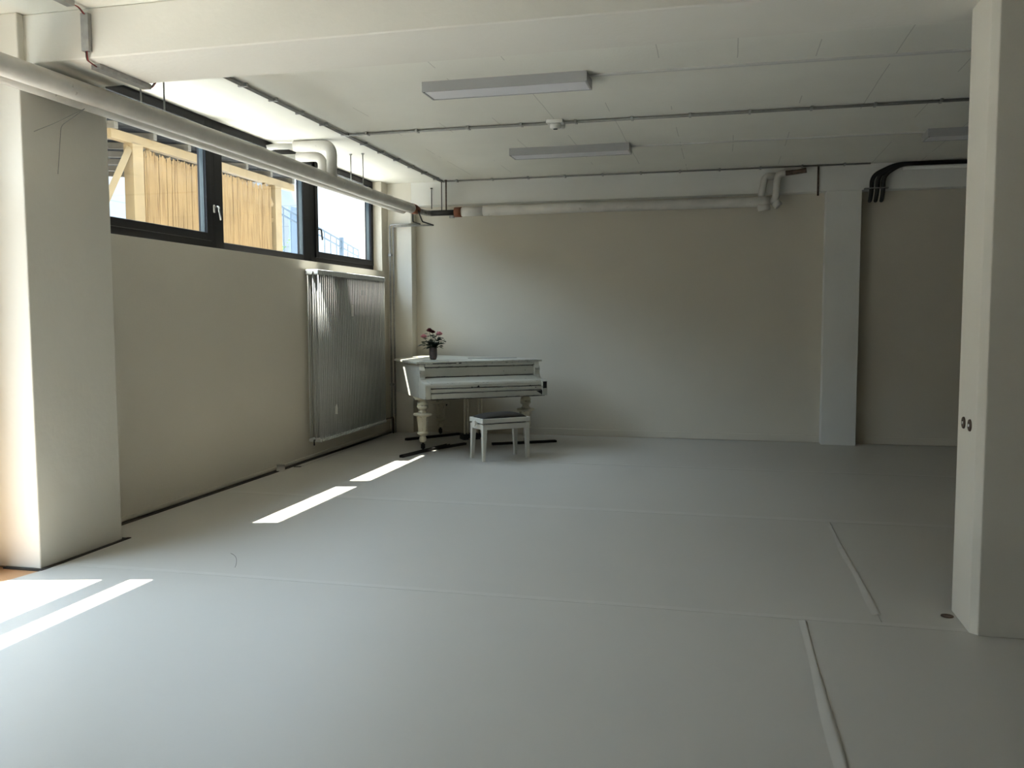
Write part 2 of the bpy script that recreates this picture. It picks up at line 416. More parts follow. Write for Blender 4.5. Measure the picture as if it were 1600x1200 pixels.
tape(-3.95, 6.9, 4.47, 4.52, 'clear tape strip across the floor, nearest to the camera')
tape(-4.2, 6.9, 6.705, 6.80, 'wide clear tape strip across the middle of the floor')
tape(-4.2, 6.9, 8.87, 8.93, 'clear tape strip across the floor just in front of the piano')
def ridge(x, y0, y1, w, h, label):
    n = 30; mb = MB(); prof = [(-w, 0.0002), (-w * .5, h * .6), (-.15 * w, h), (w * .18, h * .9), (w * .25, 0.0002)]
    rows = []
    for i in range(n + 1):
        t = i / n; s = 1 - 0.35 * t + 0.12 * math.sin(13 * t)
        dx = 0.006 * math.sin(5 * t + x)
        rows.append([mb.bm.verts.new((x + dx + a * s, y0 + (y1 - y0) * t, b * s if b > .001 else b)) for a, b in prof])
    for i in range(n):
        for k in range(4):
            f = mb.bm.faces.new((rows[i][k], rows[i][k + 1], rows[i + 1][k + 1], rows[i + 1][k])); f.smooth = True
    o = mb.build('seam_tape', M_tape)
    return tag(o, label, 'tape', 'clear tape over the vinyl seams')
ridge(0.415, 1.5, 4.45, 0.045, 0.007, 'raised taped seam running towards the camera at the right front')
ridge(0.778, 4.62, 6.58, 0.035, 0.006, 'raised taped seam behind, left of the right pillar')

# curled tape by the window wall
def curl(loc, rz, label, s=1.0):
    mb = MB(); n = 12; rows = []
    for i in range(n + 1):
        t = i / n; a = t * 2.6
        y = 0.06 * math.sin(a) * s; z = 0.035 * (1 - math.cos(a)) * s + .001
        rows.append((mb.bm.verts.new((-0.04 * s, y, z)), mb.bm.verts.new((0.04 * s, y, z)), mb.bm.verts.new((0.04 * s, y, z + .0015)), mb.bm.verts.new((-0.04 * s, y, z + .0015))))
    for i in range(n):
        for k in range(4):
            mb.bm.faces.new((rows[i][k], rows[i][(k + 1) % 4], rows[i + 1][(k + 1) % 4], rows[i + 1][k]))
    mb.bm.faces.new(rows[0]); mb.bm.faces.new(rows[-1])
    o = mb.build('curled_tape', M_tape); o.location = loc; o.rotation_euler = (0, 0, rz)
    return tag(o, label, 'tape')
curl((-4.26, 7.76, 0), 0.35, 'curled loose end of tape at the foot of the window wall')
o = MB().prism([(-4.262, 8.05), (-4.20, 8.08), (-4.21, 9.3), (-4.262, 9.3)], 'z', 0.0005, 0.004).build('loose_tape', M_tape)
tag(o, 'flat loose tape strip along the window wall below the radiator', 'tape')
o = MB().prism([(-4.255, 8.03), (-4.19, 8.05), (-4.19, 8.075), (-4.255, 8.06)], 'z', 0.0005, 0.006).build('tape_scrap', M_black_under)
tag(o, 'small black scrap at the end of the loose tape strip', 'scrap')
o = MB().lathe([(0.0, 0.0), (0.03, 0.0), (0.03, 0.004), (0.022, 0.006), (0.015, 0.003), (0.0, 0.003)], 20).build('floor_plug', M_rust)
o.location = (1.113, 4.686, 0.0); tag(o, 'small dark metal plug in the floor beside the right pillar', 'plug')
def hair(px, label, r=.0012):
    o = MB().tube([(x, y, .0015) for x, y in px], r, 5).build('hair', M_blackwire); tag(o, label, 'hair')
hair([(-3.10 + .0 * t, 4.75, 0)[:2] if 0 else (-3.07 + .20 * t, 4.93 - .12 * t - .16 * t * t) for t in [i / 8 for i in range(9)]], 'thin dark hair curled on the vinyl right of the sun stripe')

# ------------------------------------------------------------------ windows
FX0, FX1 = -4.53, -4.45
def frame_rect(mb, x0, x1, y0, y1, z0, z1, l, r, b, t):
    mb.box(x0, x1, y0, y0 + l, z0, z1); mb.box(x0, x1, y1 - r, y1, z0, z1)
    mb.box(x0, x1, y0 + l, y1 - r, z0, z0 + b); mb.box(x0, x1, y0 + l, y1 - r, z1 - t, z1)
def window(n, y0, y1, gy0, gy1, gz0, gz1, sash, hy=None, hm=None, label=''):
    e = empty('window_%d' % n, (-4.49, (y0 + y1) / 2, 2.1), label=label, cat='window', kind='structure')
    inv = Matrix.Translation((4.49, -(y0 + y1) / 2, -2.1))
    mb = MB()
    if sash:
        fl, frr, fb, ft = gy0 - .062 - y0, y1 - gy1 - .062, gz0 - .062 - 2.1, .03
        frame_rect(mb, FX0, FX1, y0, y1, 2.1, ZC, fl, frr, fb, ZC - gz1 - .055)
    else:
        frame_rect(mb, FX0, FX1, y0, y1, 2.1, ZC, gy0 - y0, y1 - gy1, gz0 - 2.1, ZC - gz1)
    mb.xform(inv); fr = mb.build('window_frame', M_black_alu, e, bevel=.003)
    if sash:
        sb = MB(); frame_rect(sb, FX0 + .005, FX1 + .014, gy0 - .068, gy1 + .068, gz0 - .068, gz1 + .058, .068, .068, .068, .058)
        sb.xform(inv); s = sb.build('sash', M_black_alu, e, bevel=.004)
    gk = MB(); frame_rect(gk, FX1 - .05, FX1 - .012, gy0 - .001, gy1 + .001, gz0 - .001, gz1 + .001, .006, .006, .006, .006)
    gk.xform(inv); gk.build('gasket', M_gasket, e, 'grey seal around the pane')
    pn = MB().box(-4.492, -4.487, gy0, gy1, gz0, gz1).xform(inv); pn.build('pane', M_glass, e)
    if hy:
        h = MB(); x = FX1 + .014
        h.box(x, x + .008, hy - .014, hy + .014, 2.455, 2.525, .003)
        h.tube(path_round([(x + .005, hy, 2.51), (x + .05, hy, 2.51), (x + .055, hy + .015, 2.39)], .02), .009, 10)
        h.xform(inv); h.build('window_handle', hm, e, 'curved window handle')
    return e
window(1, 5.10, 7.04, 5.45, 6.90, 2.272, 3.20, True, 7.00, M_chrome, 'black framed window nearest the left pillar, chrome handle at its right')
window(2, 7.04, 8.90, 7.175, 8.74, 2.205, 3.205, False, label='middle black framed window, fixed pane')
window(3, 8.90, 10.67, 9.07, 10.58, 2.265, 3.205, True, 9.035, M_dark_handle, 'black framed window furthest back, dark handle at its left')
# door glazing of the bay beside the camera
d = empty('door_1', (-4.49, 1.6, 0), label='black framed glazed doors left of the camera, before the left pillar', cat='door', kind='structure')
inv = Matrix.Translation((4.49, -1.6, 0)); mb = MB()
mb.box(FX0, FX1, 1.25, 4.09, 0, .09); mb.box(FX0, FX1, 1.25, 4.09, 2.34, 2.51); mb.box(FX0, FX1, 1.25, 4.09, 3.2, ZC)
for y in (1.25, 2.6, 4.01): mb.box(FX0, FX1, y, y + .08, 0, ZC)
mb.xform(inv); mb.build('door_frame', M_black_alu, d)
for y in (1.33, 2.68):
    MB().box(-4.492, -4.487, y, y + (1.27 if y < 2 else 1.33), .09, 3.2).xform(inv).build('pane', M_glass, d)

# ------------------------------------------------------------------ heating pipes
def flow(name, pts, r, m, label, cat='pipe', group=None, n=14):
    o = MB().tube(pts, r, n).build(name, m); return tag(o, label, cat, group)
hp = empty('insulated_pipe', (-3.795, 0, 2.88), label='front one of the twin insulated heating pipes under the window head', cat='pipe', group='insulated heating pipes along the window wall')
MB().tube([(0, -4.6, 0)] + [(0.004 * math.sin(y * 1.3), y, 0.004 * math.cos(y)) for y in [i * .6 for i in range(-7, 17)]] + [(0, 10.33, 0)], .0605, 20).build('insulation', M_insul, hp)
for y in (2.0, 3.9, 8.95, 9.6, 10.2):
    MB().tube([(0, y, 0), (0, y + .012, 0)], .0622, 20).build('jacket_band', M_insul, hp)
hp2 = empty('insulated_pipe', (-3.935, 0, 2.88), label='rear one of the twin insulated heating pipes, nearer the windows', cat='pipe', group='insulated heating pipes along the window wall')
MB().tube([(0, -4.6, 0), (0, 3, 0), (0, 10.40, 0)], .058, 20).build('insulation', M_insul, hp2)
# risers with elbows to the window
for x, y, rr, zt, xe, lb in ((-3.795, 8.08, .052, .325, -.39, 'insulated elbow pipe rising from the front heating pipe, nearer the piano'), (-3.935, 8.17, .048, .235, -.27, 'insulated elbow pipe rising from the rear heating pipe, partly hidden')):
    e = empty('elbow_pipe', (x, y, 2.9), label=lb, cat='pipe', group='insulated elbow pipes at the ceiling')
    MB().tube(path_round([(0, 0, 0.0), (0, 0, zt), (xe, -.02, zt)], .10, 8), rr, 18).build('insulation', M_insul, e)
    MB().tube([(xe + .02, -.02, zt), (xe - .20, -.06, zt), (xe - .26, -.10, zt - .02)], .030, 14).build('bare_end', M_track, e, 'thinner white pipe end')
# hangers
def rod(x, y, z0, z1, label, name='hanger_rod', r=.006, m=None, group='steel hanger rods for the heating pipes'):
    e = empty(name, (x, y, z1), label=label, cat='rod', group=group)
    MB().tube([(0, 0, 0), (0.0, 0, (z0 - z1))], r, 8).build('threaded_rod', m or M_galv, e)
    MB().lathe([(0, -.012), (.016, -.012), (.016, 0), (0, 0)], 6, smooth=False).build('nut', m or M_galv, e)
    return e
rod(-3.795, 5.42, 2.93, ZC, 'right hanger rod beside the near beam')
rod(-3.935, 5.36, 2.93, ZC, 'left hanger rod beside the near beam')
rod(-3.935, 8.85, 2.93, ZC, 'left hanger rod between the elbow pipes and the back wall')
rod(-3.795, 8.85, 2.93, ZC, 'right hanger rod between the elbow pipes and the back wall')

# back wall pipes
YP = 10.78
bp = empty('insulated_pipe', (0, YP, 2.872), label='front insulated pipe running along the back wall', cat='pipe', group='insulated heating pipes along the back wall')
MB().tube([(-2.99, 0, 0), (-1.5, 0, .004), (-.5, 0, 0), (.42, 0, 0), (.50, 0, 0)], .062, 20).build('insulation', M_insul, bp)
MB().tube([(-3.30, 0, -.004), (-2.98, 0, -.002)], .056, 18).build('worn_end', M_insul, bp, 'narrower worn insulation end')
MB().tube([(-3.37, 0, -.004), (-3.28, 0, -.004)], .063, 18).build('wrap', M_terra, bp, 'red-brown wrapped end')
MB().tube([(-3.70, 0, -.006), (-3.36, 0, -.006)], .036, 16).build('bare_pipe', M_blackpipe, bp, 'bare black pipe stretch')
MB().tube([(-3.775, -.28, 0.0), (-3.765, -.16, -.003), (-3.74, -.04, -.006), (-3.68, 0, -.006)], [.040, .036, .036, .034], 14).build('foil', M_foil, bp, 'crinkled foil bend')
MB().tube([(-3.44, 0, -.055), (-3.38, 0, -.055)], .022, 10).build('clip', M_galv, bp)
MB().tube(path_round([(.42, 0, 0), (.56, 0, 0), (.585, 0, .32), (.66, 0, .32)], .07), .042, 16).build('riser', M_insul, bp, 'thinner pipe rising to the ceiling')
MB().tube([(.56, 0, -.01), (.60, -.01, -.06)], .05, 14).build('end_stub', M_insul, bp)
bp2 = empty('insulated_pipe', (0, YP + .0, 2.872), label='rear insulated stub rising at the right end of the back pipe', cat='pipe', group='insulated heating pipes along the back wall')
MB().tube(path_round([(.40, .055, 0.06), (.44, .055, .30), (.56, .055, .30)], .05), .040, 14).build('insulation', M_insul, bp2)
MB().tube([(.36, -.01, -.07), (.50, -.01, -.05)], .045, 14).build('end_stub', M_insul, bp2)
wrap = MB().tube([(-3.795, 10.335, 2.88), (-3.79, 10.43, 2.878), (-3.775, 10.50, 2.874)], [.064, .062, .048], 18).build('pipe_wrap', M_terra)
tag(wrap, 'red-brown wrap closing the window-side insulated pipe in the corner', 'pipe wrap')
o = flow('pipe_stub', [(.67, YP, 3.192), (.80, YP - .005, 3.20), (.90, YP - .01, 3.215)], [.03, .026, .03], M_rust, 'dark rusty pipe stub under the back beam, right end')
rod(-3.545, YP - .005, 2.84, ZC, 'left dark hanger rod holding the bare black pipe', m=M_blackpipe, group=None)
rod(-3.485, YP - .005, 2.84, ZC, 'right dark hanger rod holding the bare black pipe', r=.010, m=M_rust, group=None)
rod(-3.71, 10.86, 2.93, 3.20, 'short dark rod with a hook on the back beam', m=M_blackpipe, group=None)
rod(1.04, 10.86, 2.93, ZC, 'dark hanging rod left of the grey pilaster', r=.011, m=M_rust, group=None)

# supply lines in the back left corner
fe = empty('supply_pipe', (-4.27, 10.80, 0), label='left steel supply pipe up the corner beside the radiator', cat='pipe', group='thin steel pipes in the back left corner')
MB().tube(path_round([(0, 0, 0), (0, 0, 2.735), (.42, 0, 2.735)], .03), .0125, 12).build('tube', M_galv, fe)
MB().tube(path_round([(.42, 0, 2.735), (.42, -.27, 2.735), (.42, -.275, 2.84)], .025), .009, 10).build('branch', M_blackpipe, fe, 'dark branch up to the insulated pipes')
MB().box(-.02, .02, -.018, .04, 2.33, 2.36).build('pipe_clip', M_galv, fe)
MB().box(-.02, .02, -.018, .04, .63, .66).build('pipe_clip', M_galv, fe)
f2 = empty('supply_pipe', (-4.235, 10.83, 0), label='right steel supply pipe up the corner beside the radiator', cat='pipe', group='thin steel pipes in the back left corner')
MB().tube(path_round([(0, 0, 0), (0, 0, 2.72), (.555, 0, 2.72)], .03), .0115, 12).build('tube', M_galv, f2)
MB().tube(path_round([(.555, 0, 2.72), (.555, -.42, 2.72), (.50, -.425, 2.86)], .025), .009, 10).build('branch', M_blackpipe, f2, 'dark branch up to the insulated pipes')
# low pipe from the radiator foot to the corner
flow('return_pipe', path_round([(-4.24, 10.20, .215), (-4.24, 10.76, .215), (-4.24, 10.76, .0)], .03), .011, M_rust, 'thin pipe running from the radiator foot into the corner')

# ------------------------------------------------------------------ radiator
rad = empty('radiator', (-4.33, 8.46, .2), label='tall white column radiator on the window wall', cat='radiator')
NS = 40; pitch = .0465; RH = 1.83
sec = MB()
for cx in (.055, .115, .175):
    sec.bm.verts.ensure_lookup_table(); n0 = len(sec.bm.verts)
    sec.tube([(cx, 0, .02), (cx, 0, RH - .02)], .0068, 10); sec.bm.verts.ensure_lookup_table()
    for v in list(sec.bm.verts)[n0:]: v.co.x = cx + (v.co.x - cx) * 1.15
sec.box(.04, .19, -.016, .016, 0, .04, .013, 3)
sec.box(.04, .19, -.0231, .0231, RH - .055, RH, .010, 3)
sec_o = sec.build('radiator_section', M_rad, rad)
for i in range(1, NS):
    c = sec_o.copy(); COL.objects.link(c); c.parent = rad; c.location = (0, i * pitch, 0)
MB().tube([(.115, .0, RH - .03), (.115, NS * pitch - .03, RH - .03)], .010, 8).build('header_tube', M_rad, rad)
MB().tube([(.115, .0, .025), (.115, NS * pitch - .03, .025)], .010, 8).build('header_tube', M_rad, rad)
MB().tube([(.115, -.018, RH - .03), (.115, -.045, RH - .03)], .02, 12).build('end_plug', M_rad, rad)
MB().tube([(.115, -.018, .025), (.115, -.04, .025), (.115, -.04, -.03)], .008, 8).build('drain_valve', M_iron, rad, 'small dark drain valve')
v = MB(); v.tube([(.115, NS * pitch - .02, RH - .03), (.115, NS * pitch + .05, RH - .03)], .012, 10)
v.tube([(.115, NS * pitch + .04, RH - .03), (.115, NS * pitch + .11, RH - .03)], .024, 14)
v.build('thermostat_valve', M_plastic, rad, 'white thermostat knob')
MB().box(.188, .190, .80, .865, 1.34, 1.47).build('sticker', M_plastic, rad, 'white paper sticker')
o = MB(); o.prism([(.33, .27), (.385, .26), (.39, .33), (.37, .38), (.335, .35)], 'x', .1885, .1905).build('sticker', M_plastic, rad, 'torn paper remnant low on the radiator')
MB().box(.0, .06, .3, .33, 1.6, 1.66).build('bracket', M_rad, rad); MB().box(.0, .06, 1.5, 1.53, 1.6, 1.66).build('bracket', M_rad, rad)

# ------------------------------------------------------------------ lights and cables on the ceiling
def lamp(x0, y0, label, L_=1.25, W_=.26, top=ZC):
    e = empty('ceiling_light', (x0, y0, top), label=label, cat='ceiling light', group='unlit strip lights on the ceiling')
    H_ = .075; body = MB(); t = .014
    body.box(0, L_, 0, t, -H_, 0); body.box(0, L_, W_ - t, W_, -H_, 0); body.box(0, t, t, W_ - t, -H_, 0); body.box(L_ - t, L_, t, W_ - t, -H_, 0)
    body.box(t, L_ - t, t, W_ - t, -.02, 0)
    body.build('housing', M_lampbody, e)
    MB().box(t, L_ - t, t, W_ - t, -H_ + .004, -H_ + .012).build('diffuser', M_diffuser, e, 'pale diffuser panel')
    MB().box(t * .5, .02, t * .5, .02, -H_ - .002, -H_).build('screw', M_iron, e)
    return e
lamp(-2.235, 6.34, 'unlit strip light nearest to the camera')
lamp(-2.21, 8.98, 'unlit strip light in the middle of the ceiling, further back')
lamp(1.84, 9.05, 'unlit strip light partly hidden by the right pillar')

def trunk(name, p0, p1, w, h, m, label, cat='cable trunking', group=None, clips=0, clipm=None):
    p0, p1 = Vector(p0), Vector(p1); ln = (p1 - p0).length
    e = empty(name, p0, math.atan2(p1.y - p0.y, p1.x - p0.x), label=label, cat=cat, group=group)
    MB().box(0, ln, -w / 2, w / 2, -h, 0).build('trunking', m, e)
    for i in range(clips):
        x = (i + .5) * ln / clips
        MB().box(x - .009, x + .009, -w / 2 - .010, w / 2 + .010, -h - .005, 0).build('clip', clipm or m, e)
    return e
G = 'conduits fixed to the ceiling'
def conduit(p0, p1, label, clips, tubes=2, r=.0095, m=None, zz=0.014):
    p0, p1 = Vector(p0), Vector(p1); ln = (p1 - p0).length
    e = empty('conduit', p0, math.atan2(p1.y - p0.y, p1.x - p0.x), label=label, cat='conduit', group=G)
    for k in range(tubes):
        off = (k - (tubes - 1) / 2) * .026
        MB().tube([(0, off, -zz), (ln, off, -zz)], r, 10).build('tube', m or M_conduit, e)
    for i in range(clips):
        x = (i + .4) * ln / clips
        MB().box(x - .010, x + .010, -tubes * .013 - .012, tubes * .013 + .012, -zz - .013, 0).build('clip', M_galv, e)
    return e
conduit((-3.55, 4.95, ZC), (-3.55, 10.85, ZC), 'twin conduit along the window side of the ceiling', 13)
conduit((-3.53, 7.88, ZC), (3.5, 7.88, ZC), 'twin conduit crossing the ceiling with the detector on it', 14)
conduit((-3.53, 10.80, ZC), (1.6, 10.80, ZC), 'twin conduit along the top of the back beam', 11, m=M_conduit, r=.007)
trunk('cable_trunking', (-.985, 6.46, ZC), (4.5, 6.5, ZC), .035, .012, M_track, 'slim trunking from the nearest strip light to the right', group='slim cable trunking on the ceiling')
trunk('cable_trunking', (-.96, 9.16, ZC), (1.84, 9.19, ZC), .03, .012, M_track, 'slim trunking joining the two rear strip lights', group='slim cable trunking on the ceiling')
# near beam: conduit pieces and loose cables
trunk('cable_trunking', (-3.57, 3.2, ZC), (-3.57, 4.28, ZC), .05, .03, M_galv, 'grey metal trunking on the ceiling before the near beam')
o = MB().box(-.024, .024, -.03, 0, -.115, .095).build('cable_trunking', M_galv); o.location = (-3.562, 4.40, 3.15)
tag(o, 'short upright metal trunking on the side of the near beam', 'cable trunking')
trunk('cable_trunking', (-3.60, 4.50, 3.0), (-3.60, 4.97, 3.0), .06, .03, M_galv, 'metal trunking under the near beam, by the insulated pipe')
def wires(name, pts, label):
    e = empty(name, pts[0], label=label, cat='cable'); p = [Vector(q) - Vector(pts[0]) for q in pts]
    p = path_round(p, .02) if len(p) > 2 else p
    MB().tube([q + Vector((.004, 0, 0)) for q in p], .0035, 8).build('strand', M_redwire, e, 'dark red strand')
    MB().tube([q + Vector((-.004, 0, .004)) for q in p], .0035, 8).build('strand', M_blackwire, e, 'black strand')
wires('loose_cable', [(-3.565, 4.25, 3.262), (-3.562, 4.33, 3.262), (-3.562, 4.375, 3.235)], 'loose red and black cables above the upright trunking')
wires('loose_cable', [(-3.562, 4.38, 3.04), (-3.567, 4.39, 2.985), (-3.60, 4.51, 2.982)], 'loose red and black cables under the upright trunking')
wires('loose_cable', [(-3.605, 4.95, 2.985), (-3.59, 5.0, 2.985), (-3.57, 5.02, 3.03)], 'loose cable end behind the near beam')
wr = MB().tube(path_round([(-3.994, 4.44, 2.62), (-3.992, 4.60, 2.70), (-3.85, 4.72, 2.815), (-3.992, 4.66, 2.70), (-3.994, 4.62, 2.40)], .03), .0018, 5).build('loose_wire', M_conduit)
tag(wr, 'thin loose wire hanging on the left pillar below the insulated pipe', 'wire')
# detectors
e = empty('smoke_detector', (-1.50, 7.84, ZC - .03), label='white round smoke detector on the crossing conduit', cat='smoke detector')
MB().box(-.075, .075, -.06, .06, .0, .03, .004).build('base_plate', M_plastic, e)
MB().lathe([(.0, -.045), (.035, -.045), (.05, -.035), (.052, 0.0), (0, .0)], 24).build('sensor_cap', M_plastic, e)
MB().lathe([(.0, -.049), (.02, -.049), (.02, -.045), (0, -.045)], 16).build('grille', M_iron, e, 'dark sensor opening')
e = empty('ceiling_socket', (-1.475, 7.97, ZC), label='small round fitting just behind the smoke detector', cat='ceiling fitting')
MB().lathe([(.0, -.045), (.036, -.045), (.04, -.03), (.04, 0), (0, 0)], 20).build('cap', M_plastic, e)
MB().tube([(0, 0, -.02), (-.01, -.08, -.03)], .008, 8).build('lead', M_blackwire, e, 'short dark lead')

# black hoses at the back right
for i in range(3):
    x = 1.62 + i * .062
    p = path_round([(3.2, 10.80, 3.245 - .0 * i), (1.93 - .03 * (2 - i), 10.80, 3.245), (x, 10.815, 3.13), (x, 10.82, 2.93), (x - .005, 10.845, 2.885)], .09, 6)
    flow('black_hose', p, .024, M_blackrubber, ['leftmost of the three black hoses bending down onto the back wall', 'middle of the three black hoses bending down onto the back wall', 'rightmost of the three black hoses bending down onto the back wall'][i], 'hose', 'black hoses at the back right')
o = MB().box(1.545, 1.80, 10.79, 10.88, 2.982, 2.992).build('hose_bracket', M_galv); tag(o, 'thin metal bracket holding the three black hoses', 'bracket')
flow('conduit', [(1.95, 10.82, 3.20), (4.5, 10.82, 3.20)], .02, M_backbeam, 'grey painted pipe below the black hoses', 'conduit')

# socket and knobs
e = empty('wall_socket', (-3.635, YB, .37), label='off-white wall socket low on the back wall behind the piano legs', cat='socket')
MB().box(-.075, .075, -.012, 0, -.04, .04, .004).build('plate', M_wall, e)
MB().tube([(.035, -.010, 0), (.035, -.014, 0)], .02, 16).build('socket_hole', M_darkhole, e, 'dark socket opening')
for y, z, lb in ((4.672, .985, 'rear dark oval screw plate on the right pillar'), (4.56, .985, 'front dark oval screw plate on the right pillar')):
    e = empty('screw_plate', (1.155, y, z), label=lb, cat='screw plate', group='screw plates on the right pillar')
    MB().lathe([(0, 0), (.030, 0), (.028, .006), (.018, .004), (0, .004)], 20).xform(Matrix.Rotation(-math.pi / 2, 4, 'Y')).build('plate', M_rust, e)
    MB().lathe([(0, 0), (.008, 0), (.008, .010), (0, .010)], 10).xform(Matrix.Rotation(-math.pi / 2, 4, 'Y')).build('screw', M_chrome, e)

# ------------------------------------------------------------------ grand piano (local: u right along the keyboard, v away from the player)
PO = Vector((-3.14, 8.92, 0)); PA = math.atan2(.592, .806)
piano = empty('grand_piano', PO, PA, label='old white grand piano with chipped paint in the back left corner', cat='piano')
UW = 1.46
ol = [(0.0, .27), (UW, .27), (UW, .72), (1.40, .92), (1.24, 1.06), (1.10, 1.22), (1.00, 1.42), (.93, 1.66), (.85, 1.82), (.74, 1.95), (.66, 1.99), (.56, 1.93), (.0, 1.19)]
MB().prism(ol, 'z', .63, 1.004).build('case', M_piano, piano, bevel=.004)
def off(p, d=.02):
    n = len(p); out = []
    for i in range(n):
        a, b, c = Vector(p[i - 1]), Vector(p[i]), Vector(p[(i + 1) % n])
        n1 = Vector(((b - a).y, -(b - a).x)).normalized(); n2 = Vector(((c - b).y, -(c - b).x)).normalized()
        m_ = (n1 + n2).normalized(); out.append(tuple(b + m_ * d / max(.4, m_.dot(n1))))
    return out
lo = off(ol, .026)
MB().prism([(x, y) for x, y in lo if y > .5] + [(lo[0][0], .60), (lo[1][0], .60)] if 0 else [(lo[0][0], .62), (lo[1][0], .62)] + lo[2:], 'z', 1.006, 1.030).build('lid', M_piano, piano, bevel=.005)
MB().box(-.026, UW + .04, .238, .616, 1.006, 1.031, .004).build('front_lid', M_piano, piano)
MB().box(.16, .44, .2365, .239, 1.0045, 1.014).build('chip_gap_mark', M_black_under, piano, 'shade of the gap under the lid edge, painted as a black strip')  # black strip painted in for the shaded gap below the lid
MB().box(.47, .50, .2365, .239, 1.0045, 1.016).build('chip_gap_mark', M_black_under, piano, 'black paint chip')
MB().box(-.022, UW + .02, .612, .624, 1.004, 1.0285).build('lid_hinge', M_black_under, piano, 'dark hinge line between the lid halves')
MB().prism([(.80, .86), (1.38, .74), (1.40, .76), (.82, .90)], 'z', 1.0302, 1.034).build('lid_scrape', M_black_under, piano, 'dark scraped strip on the lid')
MB().prism([(.12, .50), (.70, .44), (.71, .455), (.14, .53)], 'z', 1.0305, 1.0325).build('lid_scrape', M_black_under, piano, 'dark scraped strip on the lid')
MB().prism([(.02, .30), (.36, .245), (.36, .252), (.03, .33)], 'z', 1.031, 1.0325).build('lid_scrape', M_black_under, piano, 'dark scraped strip on the lid')
cheek = [(.27, .63), (0, .63), (0, .780), (.008, .797), (.03, .803), (.09, .806), (.15, .812), (.19, .83), (.212, .86), (.215, .885), (.205, .91), (.208, .935), (.225, .955), (.237, .975), (.24, 1.004), (.27, 1.004)]
MB().prism(cheek, 'x', 0, .065).build('cheek', M_piano, piano, bevel=.004)
MB().prism(cheek, 'x', UW - .065, UW).build('cheek', M_piano, piano, bevel=.004)
a, b = .066, UW - .066
MB().box(a, b, .262, .275, .63, 1.0).build('gap_shade_backing', M_black_under, piano, 'black backing that paints the shade in the gaps between the front boards')  # black sheet paints the shade seen in the gaps between boards
MB().box(a, b, .236, .262, .972, 1.004, .003).build('name_rail', M_piano, piano)
MB().box(a, b, .246, .264, .862, .963, .003).build('fallboard', M_piano, piano)
kc = [(.262, .852), (.235, .852), (.12, .815), (.06, .808), (.035, .800), (.022, .780), (.020, .748), (.262, .748)]
MB().prism(kc, 'x', a, b).build('key_cover', M_piano, piano, bevel=.004)
MB().box(a, b, .010, .262, .699, .739, .004).build('key_slip', M_piano, piano)
MB().box(a, b, .004, .262, .632, .691, .004).build('key_bed', M_piano, piano)
MB().box(.02, UW - .02, .03, .26, .622, .634).build('bed_underside', M_black_under, piano, 'black underside of the key bed')
for (u, z, s) in ((.62, .747, .020), (.545, .745, .012), (1.25, .744, .008)):
    MB().prism([(u - s, z), (u + s, z), (u + s * .2, z + s * 1.2)], 'y', .0185, .0215).build('chip_gap_mark', M_black_under, piano, 'black paint chip')
MB().prism([(UW - .066, .640), (UW - .066, .690), (UW - .14, .685)], 'y', .002, .0045).build('chip_gap_mark', M_black_under, piano, 'black paint chip')
MB().prism([(.02, .70), (.055, .70), (.055, .79), (.03, .80), (.018, .76)], 'x', UW - .001, UW + .001).build('chip_gap_mark', M_black_under, piano, 'black paint chip')
MB().box(UW - .055, UW - .010, -.0015, .001, .712, .788).build('chip_gap_mark', M_black_under, piano, 'large black chip on the right key block')

def turned_leg(u, v_, rz=0, lab=None):
    e = MB(); e.lathe([(0, .60), (.085, .60), (.10, .632), (0, .632)], 24)
    e.lathe([(.0, .535), (.060, .535), (.063, .555), (.055, .575), (.045, .582), (.05, .60), (0, .60)], 24)
    e.lathe([(0, .450), (.058, .450), (.052, .462), (.040, .475), (.042, .49), (.060, .505), (.066, .52), (.060, .538), (0, .538)], 24)
    e.lathe([(0, .414), (.085, .414), (.104, .422), (.108, .434), (.10, .446), (.06, .452), (0, .452)], 28)
    body = MB().lathe([(0, .238), (.050, .238), (.053, .25), (.073, .412), (0, .416)], 8, smooth=False)
    low = MB(); low.lathe([(0, .20), (.045, .20), (.062, .212), (.064, .225), (.05, .238), (0, .240)], 24)
    low.lathe([(0, .115), (.022, .115), (.036, .128), (.043, .15), (.038, .172), (.028, .186), (.036, .197), (.045, .202), (0, .204)], 24)
    top = e.build('leg', M_leg_cream, piano); top.location = (u, v_, 0)
    bo = body.build('leg_shaft', M_leg_cream, top); lo_ = low.build('leg_foot', M_leg_cream, top)
    c = MB(); c.tube([(0, 0, .125), (0, 0, .075)], .012, 10); c.box(-.022, .022, -.012, .012, .045, .095, .003)
    c.build('caster_fork', M_iron, top, 'dark iron caster fork')
    MB().tube([(-.010, .0, .052), (.010, .0, .052)], .024, 16).build('caster_wheel', M_iron, top)
    return top
MB().lathe([(0, .622), (.07, .622), (.075, .632), (0, .632)], 20).build('leg_collar', M_black_under, piano, 'black chipped leg collar').location = (.115, .33, 0)
turned_leg(.08, .377); turned_leg(1.36, .40); turned_leg(.69, 1.62)
# pedal lyre
ly = MB()
lyre = MB().box(.60, .86, .44, .56, .59, .63, .004).build('pedal_lyre', M_leg_cream, piano)
for u in (.625, .665, .795, .835):
    MB().tube([(u, .50, .595), (u, .50, .50), (u, .50, .16)], [.013, .011, .011], 12).build('lyre_post', M_leg_cream, lyre)
MB().box(.585, .875, .43, .57, .10, .165, .008).build('lyre_box', M_black_under, lyre, 'dark pedal box')
for u in (.66, .80):
    MB().tube(path_round([(u, .45, .115), (u, .36, .11), (u, .30, .085)], .03), [.009] * 9, 8).build('pedal', M_brass, lyre, 'dull metal pedal')

